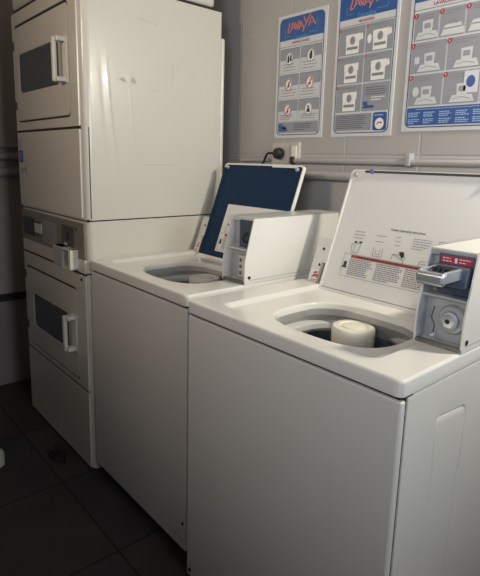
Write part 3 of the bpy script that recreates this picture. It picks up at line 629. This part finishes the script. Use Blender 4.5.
# ------------------------------------------------------------------ posters
def poster(u0, z0, wd, ht, label, kind):
    t = thing('laundry_poster', label, 'poster', (u0+wd/2, YB, z0), 'laundry posters on the back wall')
    hw = wd/2
    F = Matrix(((1, 0, 0, 0), (0, 0, -1, 0), (0, 1, 0, 0), (0, 0, 0, 1)))
    sheet = slab_y('sheet', 'poster', t, rrect(-hw, hw, 0, ht, .002), -.003, 0)
    S = Sheet(F, t); e = .0034
    r = .022; m_ = .012; hb = ht*.80 if kind < 3 else ht-.105
    S.ring('border_line', 'pline', rrect(-hw+m_, hw-m_, m_, ht-m_, r), rrect(-hw+m_+.0032, hw-m_-.0032, m_+.0032, ht-m_-.0032, r-.002), e)
    hd = S.mesh('header', 'pblue', [rrect(-hw+m_, hw-m_, hb, ht-m_, .001, rs=(.001, .001, r, r))], e+.0004)
    # logo: jagged hand-cut letters
    hc = (hb+ht-m_)/2; k = wd*.0045 if kind < 3 else .00125
    def lt(pts, wdt=5.0): return [[(x*k*.88, hc+y*k*.80+.003) for x, y in q] for q in stroke(pts, wdt)]
    logo = lt([(-60, 20), (-72, -20), (-57, -14)])+lt([(-54, -12), (-44, 22), (-30, -10)])+lt([(-32, 18), (-20, -14), (-12, 22)])+lt([(-12, -14), (-2, 18), (12, -14)])+lt([(12, 34), (24, 6)])+lt([(46, 40), (24, 4), (8, -26)])+lt([(36, -10), (50, 28), (72, -8)])+lt([(-48, -2), (-36, 0)], 3)+lt([(-6, -4), (6, -2)], 3)+lt([(44, 2), (62, 4)], 3)
    S.mesh('logo_letters', 'orange', logo, e+.0010, hd)
    S.mesh('logo_outline', 'cyan', lt([(-84, -6), (-84, -34), (-56, -34)], 1.6), e+.0008, hd); S.mesh('logo_outline', 'cyan', lt([(40, -34), (80, -34), (84, -8), (78, 20)], 1.6), e+.0008, hd)
    S.text('logo_script', 'cyan', 'Laundry', -.004*k, hc-33*k, 20*k, e+.0010, hd)
    rnd = random.Random(kind)
    if kind == 1:
        S.text('title', 'red', 'INSTRUCCIONES', 0, hb-.014, .0125, e+.0006, bold=.0003)
        S.mesh('title_rule', 'pline', [rect(-hw+m_, hw-m_, hb-.027, hb-.0255)], e+.0004)
        gx = (-hw+.020, -.004, .004, hw-.020); top = hb-.034; rh = .098
        for rI in range(3):
            for cI in range(2):
                a, b = gx[2*cI], gx[2*cI+1]; v1 = top-rI*(rh+.006); v0 = v1-rh+(.010 if rI == 2 else 0); mid = v1-.045
                pn = S.ring('pictogram_panel', 'pgrey', rect(a, b, v0, v1), rect(a+.0012, b-.0012, v0+.0012, v1-.0012), e+.0004)
                S.mesh('panel_tint', 'pgrey', [rect(a, b, mid, v1)], e+.0004, pn)
                c_ = ((a+b)/2, v1-.042)
                S.mesh('symbol_disc', 'paper', [disc(*c_, .0205, .026)], e+.0008, pn)
                if (rI, cI) in ((1, 0), (1, 1), (2, 0)):
                    S.ring('ban_ring', 'red', disc(*c_, .0195, .0245), disc(*c_, .0165, .0215), e+.0012, pn)
                    S.mesh('ban_bar', 'red', stroke([(c_[0]-.012, c_[1]-.017), (c_[0]+.012, c_[1]+.017)], .004), e+.0014, pn)
                else: S.ring('symbol_ring', 'ink', disc(*c_, .0195, .025), disc(*c_, .0180, .0235), e+.0012, pn)
                fig = {(0, 0): [disc(c_[0]-.006, c_[1]+.004, .005, .012), disc(c_[0]+.007, c_[1]+.007, .0045, .012), rect(c_[0]-.012, c_[0]-.001, c_[1]-.014, c_[1]), rect(c_[0]+.003, c_[0]+.012, c_[1]-.010, c_[1]+.004)],
                       (0, 1): [disc(c_[0], c_[1], .008, .015), disc(c_[0]+.002, c_[1]+.014, .005)],
                       (1, 0): [disc(c_[0]+.002, c_[1], .004, .012)], (1, 1): [disc(c_[0], c_[1]-.003, .006, .005), disc(c_[0]+.004, c_[1]+.009, .003)],
                       (2, 0): [disc(c_[0], c_[1]-.004, .005, .008), disc(c_[0]+.001, c_[1]+.008, .003)],
                       (2, 1): [[(c_[0]-.010, c_[1]-.012), (c_[0]+.010, c_[1]-.012), (c_[0]+.005, c_[1]+.004), (c_[0]-.006, c_[1]+.004)], disc(c_[0]-.001, c_[1]+.010, .005)]}[(rI, cI)]
                S.mesh('symbol_figure', 'ink', fig, e+.0010, pn)
                S.mesh('caption_print', 'gink', words(a+.008, b-.008, v0+.006, mid-.012, 3, .0026, rI*7+cI, True), e+.0008, pn)
        ft = S.mesh('footer', 'pgrey', [rrect(-hw+.020, hw-.020, .022, .066, .002)], e+.0004)
        S.mesh('footer_emblem', 'pblue', [rect(-hw+.024, -hw+.050, .044, .060), [(-hw+.024, .030), (-hw+.085, .030), (-hw+.07, .042), (-hw+.03, .046)], disc(-hw+.06, .044, .012, .008)], e+.0008, ft)
        S.mesh('footer_print', 'ink', words(-.02, hw-.05, .030, .060, 4, .0022, 31)+lines(-hw+.03, -hw+.075, .025, .029, 1, .002), e+.0008, ft)
    if kind == 2:
        S.text('title', 'red', 'SECADORA', 0, hb-.013, .0130, e+.0006, bold=.0003)
        S.mesh('title_rule', 'pline', [rect(-hw+m_, hw-m_, hb-.0245, hb-.023)], e+.0004)
        top = hb-.028; rh = .0985
        for n_, (rI, cI) in enumerate(((0, 0), (0, 1), (1, 0), (1, 1), (2, 0), (2, 1))):
            a, b = ((-hw+.018, -.0025) if cI == 0 else (.0025, hw-.018)); v1 = top-rI*(rh+.005); v0 = v1-rh
            pn = S.mesh('step_panel', 'pgrey', [rect(a, b, v0, v1)], e+.0004)
            if n_ == 5:
                S.mesh('step_text', 'ink', words(a+.015, b-.008, v0+.055, v1-.012, 4, .0022, 40), e+.0008, pn); S.mesh('step_text', 'paper', words(a+.04, b-.008, v0+.034, v0+.052, 2, .0035, 41), e+.0008, pn)
                S.mesh('emblem', 'pblue', [rect(a+.006, a+.026, v0+.022, v0+.034), [(a+.004, v0+.010), (a+.058, v0+.010), (a+.05, v0+.02), (a+.012, v0+.022)]], e+.0008, pn); continue
            S.ring('step_number', 'red', disc(a+.004, v1-.008, .006), disc(a+.004, v1-.008, .0038), e+.0010, pn)
            S.mesh('step_text', 'gink', words(a+.016, b-.020, v1-.014, v1-.006, 2, .0020, n_), e+.0008, pn)
            c0, c1 = a+.032, b-.024; mc = (c0+c1)/2
            drw = [rect(c0, c1, v0+.004, v0+.0455), [(c0-.002, v0+.046), (c1+.004, v0+.046), (c1+.004, v0+.074), (c1-.006, v0+.072), (c0+.006, v0+.072), (c0-.002, v0+.070)]]
            if cI or n_ == 0: drw.append([(c1+.0045, v0+.048), (c1+.018, v0+.052), (c1+.014, v0+.072), (c1+.0045, v0+.068)])
            if n_ == 1: drw.append(disc(a+.016, v0+.046, .009, .016))
            S.mesh('dryer_drawing', 'paper', drw, e+.0008, pn)
            S.mesh('dryer_drawing_door', 'pgrey', [disc(mc, v0+.050, .012, .015)], e+.0012, pn); S.mesh('dryer_drawing_drum', 'gink', [disc(mc-.002, v0+.050, .0055, .010)], e+.0014, pn)
            S.mesh('dryer_drawing_slot', 'gink', [rect(c0+.005, c1-.005, v0+.018, v0+.028)], e+.0012, pn)
        ft = S.mesh('footer', 'pgrey', [rect(-hw+.018, hw-.085, .022, .083)], e+.0004); S.mesh('footer_print', 'ink', words(-hw+.024, hw-.092, .028, .079, 7, .0022, 50), e+.0008, ft)
        bg = S.mesh('badge', 'pblue', [rrect(hw-.078, hw-.020, .020, .084, .008)], e+.0004)
        S.mesh('badge_disc', 'paper', [disc(hw-.049, .044, .019, .020)], e+.0008, bg); S.mesh('badge_emblem', 'red', [[(hw-.063, .038), (hw-.050, .046), (hw-.036, .044), (hw-.040, .050), (hw-.054, .050)]], e+.0012, bg)
        S.mesh('badge_print', 'lblue', words(hw-.070, hw-.028, .070, .078, 1, .004, 60), e+.0008, bg)
    if kind == 3:
        S.text('title', 'red', 'LAVADORA DE CARGA SUPERIOR', .0, hb-.014, .0155, e+.0006, bold=.0003)
        S.mesh('title_rule', 'pline', [rect(-hw+m_, hw-m_, hb-.0265, hb-.025)], e+.0004)
        L0 = -hw
        rows = ((.293, .380, (.020, .110, .197, .290, .380)), (.190, .287, (.018, .145, .268, .380)), (.084, .184, (.018, .142, .265, .380)))
        num = 0
        for v0, v1, xs_ in rows:
            for a, b in zip(xs_, xs_[1:]):
                num += 1; a += L0; b += L0-.006
                if b > hw-.015: b = hw-.018
                pn = S.mesh('step_panel', 'pgrey', [rect(a, b, v0, v1)], e+.0004)
                S.mesh('step_number', 'red', [disc(a+.004, v1-.008, .0085)], e+.0010, pn); S.text('step_digit', 'paper', str(num), a+.004, v1-.008, .011, e+.0014, pn)
                S.mesh('step_text', 'gink', words(a+.020, b-.012, v1-.022, v1-.006, 2, .0022, 70+num), e+.0008, pn)
                mc = (a+b)/2+.004
                deck = [[(mc-.040, v0+.004), (mc+.042, v0+.004), (mc+.034, v0+.026), (mc-.030, v0+.026)]]
                if num in (1, 5, 8, 9, 6):
                    pic = deck+[[(mc-.016, v0+.026), (mc+.018, v0+.026), (mc+.020, v0+.062), (mc-.018, v0+.060)]]
                    dk = [[(mc-.010, v0+.036), (mc+.012, v0+.036), (mc+.012, v0+.052), (mc-.010, v0+.052)]]+stroke([(mc-.028, v0+.014), (mc, v0+.020), (mc+.03, v0+.012)], .002)
                else:
                    pic = deck+[[(mc-.034, v0+.024), (mc+.030, v0+.024), (mc+.026, v0+.038), (mc-.026, v0+.036)]]
                    dk = stroke([(mc-.02, v0+.046), (mc, v0+.050), (mc+.018, v0+.044)], .003)+[disc(mc+.012, v0+.040, .006, .004)]
                if num == 4: S.ring('dial_drawing', 'paper', disc(b-.022, v1-.026, .016), disc(b-.022, v1-.026, .013), e+.0010, pn)
                if num == 8: pic.append(disc(a+.026, v0+.046, .012, .016))
                if num == 5: pic.append(rect(a+.012, a+.030, v0+.030, v0+.052))
                if num == 9: S.mesh('zoomed_washer_drawing', 'plgrey', [rect(b-.050, b-.004, v0+.03, v1-.004)], e+.0012, pn)
                S.mesh('washer_drawing', 'poster', pic, e+.0008, pn); S.mesh('washer_drawing_ink', 'pgrey', dk, e+.0012, pn)
                if num == 9: S.mesh('drum_drawing', 'pblue', [disc(b-.028, v0+.064, .014, .018)], e+.0014, pn)
        ft = S.mesh('footer', 'pblue', [rrect(L0+.018, hw-.018, .020, .078, .002)], e+.0004)
        S.mesh('footer_heading', 'lblue', words(L0+.05, hw-.06, .068, .076, 1, .002, 90), e+.0008, ft)
        for rI in range(2):
            for cI in range(6):
                a = L0+.024+cI*.056; v1 = .064-rI*.022
                S.mesh('footer_print', 'lblue', words(a, a+.044, v1-.018, v1, 3, .003, 91+cI+rI*9), e+.0008, ft)
    return t
poster(-1.175, 1.428, .268, .498, 'narrow wall poster with six round pictograms, leftmost of the three', 1)
poster(-.858, 1.428, .270, .530, 'middle wall poster with dryer drawings on grey squares', 2)
poster(-.546, 1.440, .400, .520, 'right wall poster with numbered washer steps and a blue bottom band', 3)

# ------------------------------------------------------------------ things on the floor
rnd = random.Random(5); b = bmesh.new()
for k in range(5):
    pts = []; a0 = rnd.uniform(0, 6); c0 = (rnd.uniform(-.04, .04), rnd.uniform(-.02, .02))
    for i in range(7): a = a0+i*1.1; q = rnd.uniform(.012, .05); pts.append((c0[0]+q*math.cos(a)*1.3, c0[1]+q*math.sin(a)*.6, .005+rnd.uniform(0, .016)))
    tube(b, spline(pts, 5), .0028, 6)
o = link('wire_tangle', b, 'black'); o.location = (-1.63, -.055, 0); tag(o, 'small black tangle of wire on the tiles before the dryer', 'wire')
tag(link('debris', lathe(bmesh.new(), (-1.74, -.13, 0), [(.007, 0), (.009, .003), (.004, .007)], 10), 'black'), 'tiny dark crumb on the floor tiles left of the wire tangle', 'crumb')
t = thing('plastic_bottle', 'pale plastic bottle on the floor at the left edge of the photo', 'bottle', (-1.706, -.285, 0))
turned('bottle_body', 'floorpot', t, (0, 0, 0), [(.024, 0), (.028, .004), (.028, .055), (.022, .068), (.011, .074)], 24)
turned('cap', 'plastic', t, (0, 0, 0), [(.012, .074), (.012, .090), (.010, .092)], 18)
